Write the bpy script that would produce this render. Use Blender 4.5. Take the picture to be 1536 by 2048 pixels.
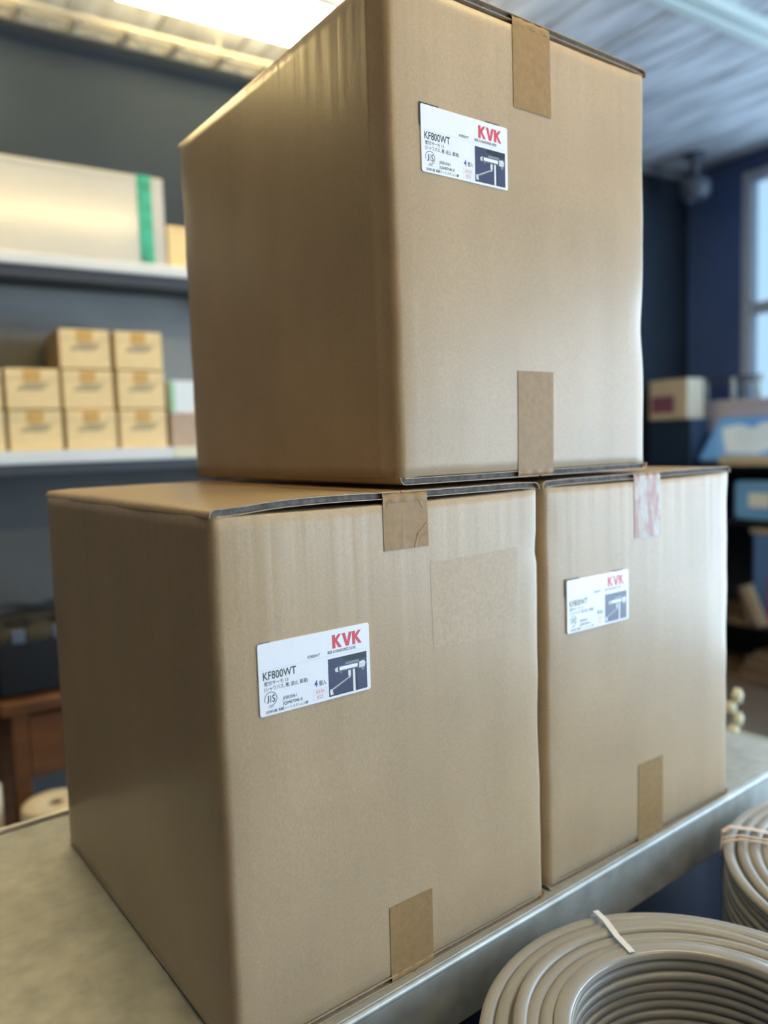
import bpy, bmesh, math, random
from mathutils import Vector, Matrix, noise

for o in list(bpy.data.objects):
    bpy.data.objects.remove(o, do_unlink=True)
scene = bpy.context.scene
COL = scene.collection
R = math.radians

# ------------------------------------------------------------------ camera
cam_data = bpy.data.cameras.new('camera')
cam = bpy.data.objects.new('camera', cam_data)
COL.objects.link(cam)
cam.location = (-0.1940, -0.5490, 1.2347)
cam.rotation_euler = (R(85.038), R(1.8255), R(-32.4037))
cam_data.sensor_fit = 'HORIZONTAL'
cam_data.sensor_width = 36.0
cam_data.lens = 36.402
cam_data.clip_start = 0.02
cam_data.clip_end = 60
cam_data.dof.use_dof = True
cam_data.dof.focus_distance = 0.665
cam_data.dof.aperture_fstop = 3.9
scene.camera = cam

# ------------------------------------------------------------------ world, daylight, exposure
world = bpy.data.worlds.new('world')
scene.world = world
world.use_nodes = True
bg = world.node_tree.nodes['Background']
bg.inputs['Color'].default_value = (0.52, 0.77, 1.0, 1)
bg.inputs['Strength'].default_value = 0.9

scene.cycles.max_bounces = 6
scene.cycles.diffuse_bounces = 3
scene.cycles.glossy_bounces = 3
scene.cycles.transmission_bounces = 4
vs = scene.view_settings
vs.view_transform = 'Standard'
vs.look = 'None'
vs.exposure = 0.20
vs.gamma = 1.0
vs.use_curve_mapping = False


def area_light(name, loc, rot, sx, sy, power, color):
    ld = bpy.data.lights.new(name, 'AREA')
    ld.shape = 'RECTANGLE'
    ld.size, ld.size_y = sx, sy
    ld.energy = power
    ld.color = color
    ob = bpy.data.objects.new(name, ld)
    ob.location = loc
    ob.rotation_euler = rot
    COL.objects.link(ob)
    return ob

DAY = (0.57, 0.78, 1.0)
# daylight through the shop-front windows of the right wall (panes beyond the frame)
for i, yc in enumerate((-0.78, -2.56, -4.34)):
    area_light('window_daylight', (3.70, yc, 1.04), (0, R(90), 0), 1.84, 1.68, (92, 94, 92)[i], DAY)
area_light('window_daylight', (3.70, 0.95, 1.98), (0, R(90), 0), 1.15, 1.45, 18, DAY)


# ------------------------------------------------------------------ materials
def mat(name, color, rough=0.5, metal=0.0, spec=0.5, noise_scale=None, noise_amt=0.15, bump=0.0,
        bump_scale=None, stretch=(1, 1, 1), coat=0.0, coat_rough=0.1, detail=4.0, sheen=0.0):
    m = bpy.data.materials.new(name)
    m.use_nodes = True
    nt = m.node_tree
    b = nt.nodes['Principled BSDF']
    b.inputs['Base Color'].default_value = (*color, 1)
    b.inputs['Roughness'].default_value = rough
    b.inputs['Metallic'].default_value = metal
    b.inputs['Specular IOR Level'].default_value = spec
    b.inputs['Coat Weight'].default_value = coat
    b.inputs['Coat Roughness'].default_value = coat_rough
    if noise_scale or bump:
        tc = nt.nodes.new('ShaderNodeTexCoord')
        mp = nt.nodes.new('ShaderNodeMapping')
        mp.inputs['Scale'].default_value = stretch
        nt.links.new(tc.outputs['Object'], mp.inputs['Vector'])
    if noise_scale:
        n = nt.nodes.new('ShaderNodeTexNoise')
        n.inputs['Scale'].default_value = noise_scale
        n.inputs['Detail'].default_value = detail
        nt.links.new(mp.outputs['Vector'], n.inputs['Vector'])
        r = nt.nodes.new('ShaderNodeValToRGB')
        r.color_ramp.elements[0].position = 0.3
        r.color_ramp.elements[1].position = 0.7
        r.color_ramp.elements[0].color = (*[c * (1 - noise_amt) for c in color], 1)
        r.color_ramp.elements[1].color = (*[min(1, c * (1 + noise_amt)) for c in color], 1)
        nt.links.new(n.outputs['Fac'], r.inputs['Fac'])
        nt.links.new(r.outputs['Color'], b.inputs['Base Color'])
    if bump:
        n2 = nt.nodes.new('ShaderNodeTexNoise')
        n2.inputs['Scale'].default_value = bump_scale or 40
        n2.inputs['Detail'].default_value = 5
        nt.links.new(mp.outputs['Vector'], n2.inputs['Vector'])
        bp = nt.nodes.new('ShaderNodeBump')
        bp.inputs['Strength'].default_value = bump
        bp.inputs['Distance'].default_value = 0.002
        nt.links.new(n2.outputs['Fac'], bp.inputs['Height'])
        nt.links.new(bp.outputs['Normal'], b.inputs['Normal'])
    return m


def emission(name, color, strength):
    m = bpy.data.materials.new(name)
    m.use_nodes = True
    b = m.node_tree.nodes['Principled BSDF']
    b.inputs['Base Color'].default_value = (*color, 1)
    b.inputs['Emission Color'].default_value = (*color, 1)
    b.inputs['Emission Strength'].default_value = strength
    return m


def cardboard(name, color):
    """kraft board: fibre speckle, faint vertical flute relief, dull calendered gloss"""
    m = bpy.data.materials.new(name)
    m.use_nodes = True
    nt = m.node_tree
    N, L = nt.nodes, nt.links
    b = N['Principled BSDF']
    tc = N.new('ShaderNodeTexCoord')

    def nz(scale, stretch, detail=3.0):
        mp = N.new('ShaderNodeMapping')
        mp.inputs['Scale'].default_value = stretch
        L.new(tc.outputs['Object'], mp.inputs['Vector'])
        n = N.new('ShaderNodeTexNoise')
        n.inputs['Scale'].default_value = scale
        n.inputs['Detail'].default_value = detail
        L.new(mp.outputs['Vector'], n.inputs['Vector'])
        return n
    fib = nz(900, (1, 1, 0.45), 4)
    blot = nz(9, (1, 1, 0.7), 3)
    flute = nz(75, (1, 1, 0.025), 1.5)
    mx = N.new('ShaderNodeMath'); mx.operation = 'MULTIPLY_ADD'
    mx.inputs[1].default_value = 0.55
    L.new(fib.outputs['Fac'], mx.inputs[0])
    mb = N.new('ShaderNodeMath'); mb.operation = 'MULTIPLY'
    mb.inputs[1].default_value = 0.45
    L.new(blot.outputs['Fac'], mb.inputs[0])
    L.new(mb.outputs[0], mx.inputs[2])
    rp = N.new('ShaderNodeValToRGB')
    rp.color_ramp.elements[0].position = 0.25
    rp.color_ramp.elements[1].position = 0.75
    rp.color_ramp.elements[0].color = (*[c * 0.80 for c in color], 1)
    rp.color_ramp.elements[1].color = (*[c * 1.17 for c in color], 1)
    L.new(mx.outputs[0], rp.inputs['Fac'])
    L.new(rp.outputs['Color'], b.inputs['Base Color'])
    b.inputs['Roughness'].default_value = 0.30
    b.inputs['Specular IOR Level'].default_value = 0.25
    sp = N.new('ShaderNodeSeparateXYZ'); L.new(tc.outputs['Object'], sp.inputs[0])
    mr = N.new('ShaderNodeMapRange'); mr.inputs[1].default_value = 0.28; mr.inputs[2].default_value = 0.43
    mr.inputs[3].default_value = 0.07; mr.inputs[4].default_value = 0.30
    L.new(sp.outputs['Z'], mr.inputs[0])
    b1 = N.new('ShaderNodeBump'); L.new(mr.outputs[0], b1.inputs['Strength']); b1.inputs['Distance'].default_value = 0.0025
    L.new(flute.outputs['Fac'], b1.inputs['Height'])
    b2 = N.new('ShaderNodeBump'); b2.inputs['Strength'].default_value = 0.10; b2.inputs['Distance'].default_value = 0.0006
    L.new(fib.outputs['Fac'], b2.inputs['Height'])
    L.new(b1.outputs['Normal'], b2.inputs['Normal'])
    L.new(b2.outputs['Normal'], b.inputs['Normal'])
    return m


M = {}
M['kraft'] = cardboard('kraft_cardboard', (0.435, 0.325, 0.205))
M['kraft_edge'] = mat('cut_cardboard_edge', (0.30, 0.23, 0.155), 0.9, noise_scale=300, noise_amt=0.3)
M['core_edge'] = mat('shaded_fluted_core', (0.15, 0.135, 0.125), 0.9, noise_scale=200, noise_amt=0.4)  # shade inside the cut edge put into the core's grey
M['tape'] = mat('brown_packing_tape', (0.315, 0.20, 0.092), 0.38, spec=0.12, noise_scale=160, noise_amt=0.10, bump=0.03, bump_scale=120)
M['label'] = mat('white_label_paper', (0.80, 0.82, 0.86), 0.38, noise_scale=60, noise_amt=0.015)
M['ink'] = mat('black_ink', (0.02, 0.02, 0.025), 0.5)
M['ink_grey'] = mat('grey_ink', (0.45, 0.46, 0.5), 0.5)
M['ink_red'] = mat('red_ink', (0.62, 0.055, 0.085), 0.45)
M['ink_pink'] = mat('faded_red_ink', (0.75, 0.22, 0.22), 0.5)
M['ink_blue'] = mat('blue_ink', (0.03, 0.05, 0.32), 0.5)
M['photo_navy'] = mat('printed_navy', (0.035, 0.04, 0.09), 0.35, noise_scale=30, noise_amt=0.2)
M['photo_dark'] = mat('printed_black', (0.012, 0.013, 0.022), 0.35)
M['photo_mid'] = mat('printed_grey', (0.22, 0.23, 0.28), 0.35)
M['photo_light'] = mat('printed_light_grey', (0.62, 0.63, 0.66), 0.35)
M['photo_white'] = mat('printed_white', (0.86, 0.87, 0.90), 0.35)
M['galv'] = mat('galvanised_steel', (0.40, 0.41, 0.385), 0.48, metal=0.45, noise_scale=42, noise_amt=0.16, bump=0.08, bump_scale=30, detail=7)
M['galv_dark'] = mat('galvanised_leg_steel', (0.30, 0.32, 0.33), 0.5, metal=0.7, noise_scale=14, noise_amt=0.2)
M['wall'] = mat('blue_grey_wall_paint', (0.026, 0.037, 0.055), 0.8, spec=0.12, noise_scale=3, noise_amt=0.08)
M['navy_wall'] = mat('navy_wall_paint', (0.055, 0.105, 0.27), 0.75, noise_scale=3, noise_amt=0.08)
M['plain_wall'] = mat('dark_brown_plaster', (0.055, 0.048, 0.042), 0.9, noise_scale=4, noise_amt=0.05)
M['ceiling'] = mat('pale_board', (0.52, 0.55, 0.60), 0.8, noise_scale=6, noise_amt=0.38, stretch=(3, 0.5, 1), detail=5, bump=0.2, bump_scale=30)
M['floor'] = mat('taupe_floor_board', (0.20, 0.165, 0.14), 0.4, noise_scale=6, noise_amt=0.25, stretch=(5, 0.5, 1))
M['white_paint'] = mat('off_white_painted_steel', (0.72, 0.72, 0.70), 0.4, noise_scale=4, noise_amt=0.04)
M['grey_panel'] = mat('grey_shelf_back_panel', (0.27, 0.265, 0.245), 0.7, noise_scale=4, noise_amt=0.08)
M['grey_panel_dark'] = mat('added_dull_grey_panel', (0.085, 0.082, 0.076), 0.7, noise_scale=4, noise_amt=0.08)
M['galv_rim'] = mat('polished_rim_steel', (0.60, 0.60, 0.57), 0.30, metal=1.0, noise_scale=30, noise_amt=0.12)
M['shelf_dark'] = mat('shade_dark_underside', (0.05, 0.055, 0.065), 0.6)  # shade under the shelves put into the colour
M['glass'] = mat('window_glass', (0.9, 0.97, 1.0), 0.02)
M['glass'].node_tree.nodes['Principled BSDF'].inputs['Transmission Weight'].default_value = 1.0
M['glass'].node_tree.nodes['Principled BSDF'].inputs['IOR'].default_value = 1.02
M['tube'] = emission('fluorescent_tube_glow', (1.0, 0.77, 0.36), 34.0)
M['tube_bright'] = emission('bright_tube_glow', (1.0, 0.77, 0.36), 34.0)
M['yellow_carton'] = mat('pale_yellow_carton', (0.84, 0.60, 0.29), 0.6, noise_scale=20, noise_amt=0.06)
M['pale_carton'] = mat('pale_beige_carton', (0.62, 0.54, 0.40), 0.6, noise_scale=20, noise_amt=0.05)
M['navy_card'] = mat('navy_card', (0.010, 0.028, 0.070), 0.55)
M['orange'] = mat('orange_tab', (0.62, 0.34, 0.08), 0.5, noise_scale=30, noise_amt=0.1)
M['smudge'] = mat('grey_brown_print', (0.34, 0.26, 0.15), 0.6, noise_scale=30, noise_amt=0.2)
M['white_film'] = mat('glossy_cream_wrap', (0.50, 0.48, 0.43), 0.22, noise_scale=3, noise_amt=0.05, coat=0.5, coat_rough=0.12, bump=0.1, bump_scale=8)
M['green'] = mat('green_tape', (0.02, 0.38, 0.24), 0.35, noise_scale=18, noise_amt=0.45)
M['green_pale'] = mat('pale_green_print', (0.30, 0.58, 0.32), 0.4)
M['white_card'] = mat('white_card', (0.75, 0.76, 0.75), 0.5)
M['black'] = mat('black_plastic', (0.002, 0.002, 0.003), 0.5, noise_scale=20, noise_amt=0.3)
M['black_gloss'] = mat('glossy_black_vinyl', (0.01, 0.011, 0.012), 0.12, bump=0.5, bump_scale=14)
M['wood'] = mat('orange_brown_wood', (0.12, 0.042, 0.012), 0.45, noise_scale=7, noise_amt=0.3, stretch=(1, 1, 6))
M['paper_roll'] = mat('cream_paper_roll', (0.66, 0.56, 0.40), 0.7, noise_scale=30, noise_amt=0.05)
M['core'] = mat('cardboard_core', (0.20, 0.13, 0.07), 0.8)
M['cream'] = mat('cream_plastic', (0.72, 0.68, 0.48), 0.45)
M['pipe'] = mat('grey_beige_polyethylene', (0.31, 0.295, 0.262), 0.33, noise_scale=6, noise_amt=0.07, bump=0.06, bump_scale=25)
M['film'] = mat('clear_grey_film', (0.32, 0.31, 0.285), 0.24, coat=0.3, coat_rough=0.1, bump=0.08, bump_scale=30)
M['strap_white'] = mat('white_strapping', (0.78, 0.78, 0.80), 0.4, noise_scale=120, noise_amt=0.06)
M['strap_pink'] = mat('pinkish_strapping', (0.80, 0.66, 0.58), 0.5)
M['dark_blue'] = mat('dark_blue_plastic', (0.010, 0.017, 0.040), 0.5)
M['blue_grey'] = mat('blue_grey_plastic', (0.10, 0.22, 0.50), 0.35)
M['gloss_blue'] = mat('glossy_blue_film', (0.20, 0.48, 0.95), 0.12, coat=1.0, coat_rough=0.05, noise_scale=5, noise_amt=0.15)
M['gloss_white'] = mat('glossy_white', (0.90, 0.97, 0.98), 0.12, coat=1.0, coat_rough=0.05)
M['pale_pink'] = mat('pale_lilac_card', (0.62, 0.58, 0.66), 0.5)
M['purple'] = mat('purple_print', (0.22, 0.09, 0.16), 0.5)
M['red'] = mat('red_plastic', (0.50, 0.03, 0.04), 0.4)
M['beige_board'] = mat('beige_board', (0.42, 0.37, 0.30), 0.6, noise_scale=14, noise_amt=0.15)
M['brown_board'] = mat('dull_brown_board', (0.16, 0.11, 0.075), 0.6, noise_scale=12, noise_amt=0.3)
M['spot'] = mat('slate_painted_metal', (0.085, 0.10, 0.14), 0.45)
M['trim'] = mat('grey_trim_paint', (0.16, 0.17, 0.19), 0.6)
M['ladder'] = mat('cream_ladder_paint', (0.42, 0.40, 0.34), 0.5)
M['frame'] = mat('cool_grey_window_frame', (0.42, 0.48, 0.58), 0.4)
M['rail'] = mat('pale_green_white_rail', (0.60, 0.70, 0.68), 0.35)
M['bench'] = mat('grey_green_painted_steel', (0.26, 0.27, 0.21), 0.45, noise_scale=8, noise_amt=0.1)
M['patch'] = mat('dull_tape_residue', (0.435, 0.325, 0.205), 0.58, noise_scale=300, noise_amt=0.07, bump=0.08, bump_scale=260)
M['mark'] = mat('black_print', (0.022, 0.022, 0.03), 0.5)


def worn_red_tape():
    m = mat('torn_white_and_red_tape', (0.55, 0.45, 0.42), 0.35, spec=0.25, bump=0.3, bump_scale=160)
    nt = m.node_tree
    b = nt.nodes['Principled BSDF']
    tc = nt.nodes.new('ShaderNodeTexCoord')
    mp = nt.nodes.new('ShaderNodeMapping')
    mp.inputs['Scale'].default_value = (1, 1, 0.35)
    n = nt.nodes.new('ShaderNodeTexNoise'); n.inputs['Scale'].default_value = 85; n.inputs['Detail'].default_value = 3
    r = nt.nodes.new('ShaderNodeValToRGB')
    e = r.color_ramp.elements
    e[0].position = 0.40; e[0].color = (0.36, 0.14, 0.11, 1)
    e[1].position = 0.68; e[1].color = (0.47, 0.44, 0.41, 1)
    k = e.new(0.52); k.color = (0.42, 0.32, 0.23, 1)
    nt.links.new(tc.outputs['Object'], mp.inputs['Vector'])
    nt.links.new(mp.outputs['Vector'], n.inputs['Vector'])
    nt.links.new(n.outputs['Fac'], r.inputs['Fac'])
    nt.links.new(r.outputs['Color'], b.inputs['Base Color'])
    return m

M['red_tape'] = worn_red_tape()


# ------------------------------------------------------------------ object helpers
def obj(name, me, m=None, parent=None, loc=None, rot=None):
    o = bpy.data.objects.new(name, me)
    COL.objects.link(o)
    if m is not None and me is not None and not me.materials:
        me.materials.append(m)
    if parent is not None:
        o.parent = parent
    if loc is not None:
        o.location = loc
    if rot is not None:
        o.rotation_euler = rot
    return o


def mesh(verts, faces, smooth=False, name='m'):
    me = bpy.data.meshes.new(name)
    me.from_pydata([tuple(v) for v in verts], [], faces)
    me.update()
    if smooth:
        me.polygons.foreach_set('use_smooth', [True] * len(me.polygons))
    return me


def bm_mesh(bm, smooth=False):
    me = bpy.data.meshes.new('m')
    bm.normal_update()
    bm.to_mesh(me)
    bm.free()
    if smooth:
        me.polygons.foreach_set('use_smooth', [True] * len(me.polygons))
    return me


def add_box(bm, lo, hi, bevel=0.0, seg=2, mtx=None):
    g = bmesh.ops.create_cube(bm, size=1.0)
    vs_ = g['verts']
    s = [hi[i] - lo[i] for i in range(3)]
    c = [(hi[i] + lo[i]) / 2 for i in range(3)]
    for v in vs_:
        v.co = Vector((v.co.x * s[0] + c[0], v.co.y * s[1] + c[1], v.co.z * s[2] + c[2]))
    if bevel:
        es = list({e for v in vs_ for e in v.link_edges})
        r = bmesh.ops.bevel(bm, geom=es, offset=bevel, segments=seg, profile=0.5, affect='EDGES')
        vs_ = r['verts'] if False else [v for v in bm.verts if v.is_valid and v in set(r['verts'])] or vs_
    if mtx is not None:
        for v in vs_:
            if v.is_valid:
                v.co = mtx @ v.co
    return vs_


def box(lo, hi, bevel=0.0, seg=2):
    bm = bmesh.new()
    add_box(bm, lo, hi, bevel, seg)
    return bm_mesh(bm)


def lathe(profile, seg=32, close=False, smooth=True):
    """profile: list of (r, z) revolved about z"""
    vs_, fs = [], []
    n = len(profile)
    for i in range(seg):
        a = 2 * math.pi * i / seg
        for r, z in profile:
            vs_.append((r * math.cos(a), r * math.sin(a), z))
    m_ = n if close else n - 1
    for i in range(seg):
        j = (i + 1) % seg
        for k in range(m_):
            l = (k + 1) % n
            fs.append((i * n + k, j * n + k, j * n + l, i * n + l))
    return mesh(vs_, fs, smooth)


def tube(path, r, seg=10, cap=True):
    vs_, fs = [], []
    n = len(path)
    P = [Vector(p) for p in path]
    for i, p in enumerate(P):
        t = (P[min(i + 1, n - 1)] - P[max(i - 1, 0)]).normalized()
        up = Vector((0, 0, 1)) if abs(t.z) < 0.9 else Vector((0, 1, 0))
        a = t.cross(up).normalized()
        b = a.cross(t)
        for k in range(seg):
            w = 2 * math.pi * k / seg
            vs_.append(p + a * (r * math.cos(w)) + b * (r * math.sin(w)))
    for i in range(n - 1):
        for k in range(seg):
            l = (k + 1) % seg
            fs.append((i * seg + k, i * seg + l, (i + 1) * seg + l, (i + 1) * seg + k))
    if cap:
        fs.append(tuple(range(seg))[::-1])
        fs.append(tuple((n - 1) * seg + k for k in range(seg)))
    return mesh(vs_, fs, True)


def grid_mesh(nu, nv, fn, smooth=True):
    vs_ = [fn(i / nu, j / nv) for j in range(nv + 1) for i in range(nu + 1)]
    fs = [(j * (nu + 1) + i, j * (nu + 1) + i + 1, (j + 1) * (nu + 1) + i + 1, (j + 1) * (nu + 1) + i)
          for j in range(nv) for i in range(nu)]
    return mesh(vs_, fs, smooth)


def tag(o, label, cat, group=None):
    o['label'] = label
    o['category'] = cat
    if group:
        o['group'] = group
    return o


def thing(name, label, cat, loc=(0, 0, 0), rotz=0.0, group=None):
    o = obj(name, None, None, None, loc, (0, 0, rotz))
    return tag(o, label, cat, group)


def struct(o):
    o['kind'] = 'structure'
    return o


def copy_tree(o, parent=None):
    c = o.copy()
    COL.objects.link(c)
    c.parent = parent
    for ch in list(o.children):
        copy_tree(ch, c)
    return c


# ------------------------------------------------------------------ the room
WX0, WX1, WY0, WY1, CZ = -2.6, 3.75, -5.4, 2.35, 2.70

fl = struct(obj('floor', box((WX0, WY0, -0.10), (WX1, WY1, -0.012)), M['floor']))
pl_me = box((0.0015, WY0, -0.012), (0.1485, WY1, 0.0), 0.002, 1)
pl_me.materials.append(M['floor'])
n = int((WX1 - WX0) / 0.15)
for i in range(n):
    obj('floor_board', pl_me, None, fl, (WX0 + 0.15 * i, 0, 0))

ce = struct(obj('ceiling', box((WX0, WY0, CZ + 0.012), (WX1, WY1, CZ + 0.12)), M['ceiling']))
rng = random.Random(5)
for i in range(int((WX1 - WX0) / 0.3) + 1):
    x0 = WX0 + 0.3 * i
    x1 = min(WX1, x0 + 0.296)
    obj('ceiling_board', box((x0 + 0.003, WY0, CZ + rng.uniform(-0.001, 0.002)), (x1, WY1, CZ + 0.012), 0.003, 1), M['ceiling'], ce)

struct(obj('wall_back', box((WX0, WY1, 0), (WX1 + 0.15, WY1 + 0.12, CZ + 0.12)), M['wall']))
struct(obj('wall_left', box((WX0 - 0.12, WY0, 0), (WX0, WY1, CZ + 0.12)), M['plain_wall']))
struct(obj('wall_front', box((WX0, WY0 - 0.12, 0), (WX1 + 0.15, WY0, CZ + 0.12)), M['plain_wall']))
# right wall with four window openings
ZS, ZH = 0.08, 2.62
bays = [(-5.24, -3.44), (-3.46, -1.66), (-1.68, 0.12), (0.16, 2.03)]
sill = [ZS, ZS, ZS, 1.36]
bm = bmesh.new()
add_box(bm, (WX1, WY0, 0), (WX1 + 0.15, WY1, ZS))
add_box(bm, (WX1, 0.14, ZS), (WX1 + 0.15, 2.03, 1.36))
add_box(bm, (WX1, WY0, ZH), (WX1 + 0.15, WY1, CZ + 0.12))
add_box(bm, (WX1, 2.03, ZS), (WX1 + 0.15, WY1, ZH))
add_box(bm, (WX1, 0.12, ZS), (WX1 + 0.15, 0.16, ZH))
add_box(bm, (WX1, WY0, ZS), (WX1 + 0.15, -5.24, ZH))
struct(obj('wall_right', bm_mesh(bm), M['navy_wall']))
for i, (a, b) in enumerate(bays):
    w = struct(obj('window_%d' % (i + 1), None, None, None, (WX1 + 0.05, a, sill[i])))
    W, Hh = b - a, ZH - sill[i]
    bm = bmesh.new()
    for lo, hi in (((-0.035, 0, 0), (0.035, 0.055, Hh)), ((-0.035, W - 0.055, 0), (0.035, W, Hh)),
                   ((-0.035, 0.055, 0), (0.035, W - 0.055, 0.055)), ((-0.035, 0.055, Hh - 0.055), (0.035, W - 0.055, Hh))):
        add_box(bm, lo, hi, 0.004, 1)
    obj('frame', bm_mesh(bm), M['frame'], w)
    tz = 1.90 - sill[i]
    obj('transom', box((-0.03, 0.055, tz - 0.03), (0.03, W - 0.055, tz + 0.03), 0.004, 1), M['frame'], w)
    obj('pane', box((-0.003, 0.05, tz + 0.028), (0.003, W - 0.05, Hh - 0.05)), M['glass'], w)
    obj('pane', box((-0.003, 0.05, 0.05), (0.003, W - 0.05, tz - 0.028)), M['glass'], w)
    obj('sill', box((-0.10, 0.0, -0.03), (0.06, W, 0.0), 0.004, 1), M['frame'], w)

struct(obj('trim_1', box((WX0, WY1 - 0.03, CZ - 0.05), (WX1, WY1, CZ), 0.006, 2), M['trim']))
# ------------------------------------------------------------------ ceiling fittings
def fluorescent(x0, x1, y0, label, glow='tube'):
    t = thing('fluorescent_light', label, 'lamp', ((x0 + x1) / 2, y0, CZ), 0, 'twin-tube fluorescent fittings on the ceiling')
    L = (x1 - x0) / 2
    obj('housing', box((-L, -0.05, -0.045), (L, 0.05, -0.002), 0.006, 1), M['white_paint'], t)
    for s in (-1, 1):
        obj('tube', tube([(-L + 0.03, s * 0.066, -0.07), (L - 0.03, s * 0.066, -0.07)], 0.016, 12), M[glow], t)
        obj('reflector', mesh([(-L, s * 0.05, -0.04), (L, s * 0.05, -0.04), (L, s * 0.095, -0.02), (-L, s * 0.095, -0.02),
                               (-L, s * 0.05, -0.002), (L, s * 0.05, -0.002), (L, s * 0.095, -0.002), (-L, s * 0.095, -0.002)],
                              [(0, 1, 2, 3), (4, 7, 6, 5), (0, 4, 5, 1), (3, 2, 6, 7), (0, 3, 7, 4), (1, 5, 6, 2)]), M['white_paint'], t)
        for e in (-1, 1):
            obj('lamp_holder', box((e * L - (0.03 if e > 0 else 0), s * 0.066 - 0.018, -0.092), (e * L + (0.03 if e < 0 else 0), s * 0.066 + 0.018, -0.03), 0.004, 1), M['white_paint'], t)

fluorescent(0.46, 1.70, 1.90, 'lit twin-tube fluorescent fitting on the ceiling at top left')
fluorescent(-1.00, 0.24, 1.90, 'lit twin-tube fluorescent fitting left of the visible one, beyond the frame', 'tube_bright')
fluorescent(-0.30, 0.94, -2.62, 'lit twin-tube fluorescent fitting far behind the camera', 'tube_bright')
fluorescent(-0.25, 1.25, -0.36, 'lit twin-tube fluorescent fitting overhead, above the camera', 'tube_bright')

t = thing('cable_ladder', 'white ladder-like cable tray under the ceiling beside the fluorescent fitting', 'cable tray', (0.0, 2.19, 2.62))
for y in (-0.055, 0.055):
    obj('rail', box((-1.0, y - 0.005, -0.006), (2.2, y + 0.005, 0.006), 0.002, 1), M['ladder'], t)
obj('wire', tube([(-1.0, 0.0, 0.012), (2.2, 0.0, 0.012)], 0.004, 8), M['ladder'], t)
rg = box((-0.011, -0.05, -0.012), (0.011, 0.05, 0.006), 0.002, 1)
rg.materials.append(M['ladder'])
for i in range(19):
    obj('rung', rg, None, t, (-0.92 + 0.166 * i, 0, 0))
    obj('brace', tube([(-0.92 + 0.166 * i, -0.05, 0), (-0.92 + 0.166 * (i + 0.55), 0.05, 0)], 0.0035, 6), M['ladder'], t)
for x in (-0.9, 0.0, 0.9, 1.8):
    obj('hanger', tube([(x, 0, 0.0), (x, 0, 0.085)], 0.005, 8), M['ladder'], t)

t = thing('ceiling_rail', 'pale greenish double rail running across the ceiling at top right', 'rail', (2.3, 1.19, CZ))
for y in (-0.03, 0.03):
    obj('channel', box((-1.4, y - 0.022, -0.035), (1.3, y + 0.022, 0.0), 0.004, 1), M['rail'], t)
obj('groove', box((-1.4, -0.008, -0.018), (1.3, 0.008, 0.0)), M['white_paint'], t)

t = thing('spotlight', 'small slate spotlight hanging from the ceiling before the navy wall', 'lamp', (3.48, 2.11, CZ))
obj('mount', lathe([(0.0, 0), (0.05, 0), (0.05, -0.02), (0.018, -0.03), (0.0, -0.03)], 24), M['spot'], t)
obj('stem', lathe([(0.022, -0.02), (0.022, -0.13), (0.0, -0.13)], 16), M['spot'], t)
obj('head', lathe([(0.0, -0.12), (0.050, -0.125), (0.074, -0.145), (0.079, -0.175), (0.070, -0.215), (0.045, -0.240), (0.036, -0.238), (0.030, -0.215), (0.0, -0.205)], 28), M['spot'], t)

# ------------------------------------------------------------------ table
TA = R(5.8)
table = thing('work_table', 'galvanised steel work table carrying the three big cartons', 'table', (0, -0.0155, 0), TA)
TX0, TX1, TD, TZ = -1.15, 0.945, 0.568, 0.75
prof = [(0.002, TZ - 0.006), (0.006, TZ), (TD - 0.004, TZ), (TD - 0.002, TZ - 0.004)]
inner = [(TD - 0.003, TZ - 0.012), (0.003, TZ - 0.012)]
pts = prof + inner
vs_ = [(x, y, z) for x in (TX0, TX1) for y, z in pts]
k = len(pts)
fs = [(i, (i + 1) % k, k + (i + 1) % k, k + i) for i in range(k)] + [tuple(range(k))[::-1], tuple(range(k, 2 * k))]
me = mesh(vs_, fs)
obj('table_top', me, M['galv'], table)
obj('rim', tube([(TX0, 0.0034, TZ - 0.0034), (TX1, 0.0034, TZ - 0.0034)], 0.0034, 20), M['galv'], table)
obj('rim', tube([(TX0, TD - 0.004, TZ + 0.001), (TX1, TD - 0.004, TZ + 0.001)], 0.0050, 20), M['galv_rim'], table)
obj('apron', box((TX0, 0.0, TZ - 0.065), (TX1, 0.003, TZ - 0.006)), M['galv'], table)
obj('apron', box((TX0, TD - 0.003, TZ - 0.12), (TX1, TD, TZ - 0.008)), M['galv'], table)
obj('apron', box((TX1 - 0.003, 0.003, TZ - 0.12), (TX1, TD - 0.003, TZ - 0.013)), M['galv'], table)
obj('front_shade_panel', box((TX0 + 0.03, 0.075, 0.06), (TX1 - 0.03, 0.09, TZ - 0.013)), M['dark_blue'], table)  # added dark sheet, stands in for the shade below the apron
obj('end_shade_panel', box((TX1 - 0.045, 0.09, 0.06), (TX1 - 0.03, TD - 0.07, TZ - 0.013)), M['dark_blue'], table)  # added likewise, dark colour as shade under the table end
for x in (TX0 + 0.02, TX1 - 0.06):
    for y in (0.02, TD - 0.06):
        obj('leg', box((x, y, 0.0), (x + 0.04, y + 0.04, TZ - 0.012), 0.003, 1), M['galv_dark'], table)

# ------------------------------------------------------------------ printing on labels
_txt_n = [0]


def text_geo(s, shear=0.0, offset=0.0):
    cu = bpy.data.curves.new('txt', 'FONT')
    cu.body = s
    cu.size = 1.0
    cu.resolution_u = 3
    cu.offset = offset
    ob = bpy.data.objects.new('txt', cu)
    COL.objects.link(ob)
    dg = bpy.context.evaluated_depsgraph_get()
    me = bpy.data.meshes.new_from_object(ob.evaluated_get(dg))
    vs_ = [v.co.copy() for v in me.vertices]
    fs = [tuple(p.vertices) for p in me.polygons]
    bpy.data.objects.remove(ob)
    bpy.data.meshes.remove(me)
    bpy.data.curves.remove(cu)
    return vs_, fs

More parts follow.
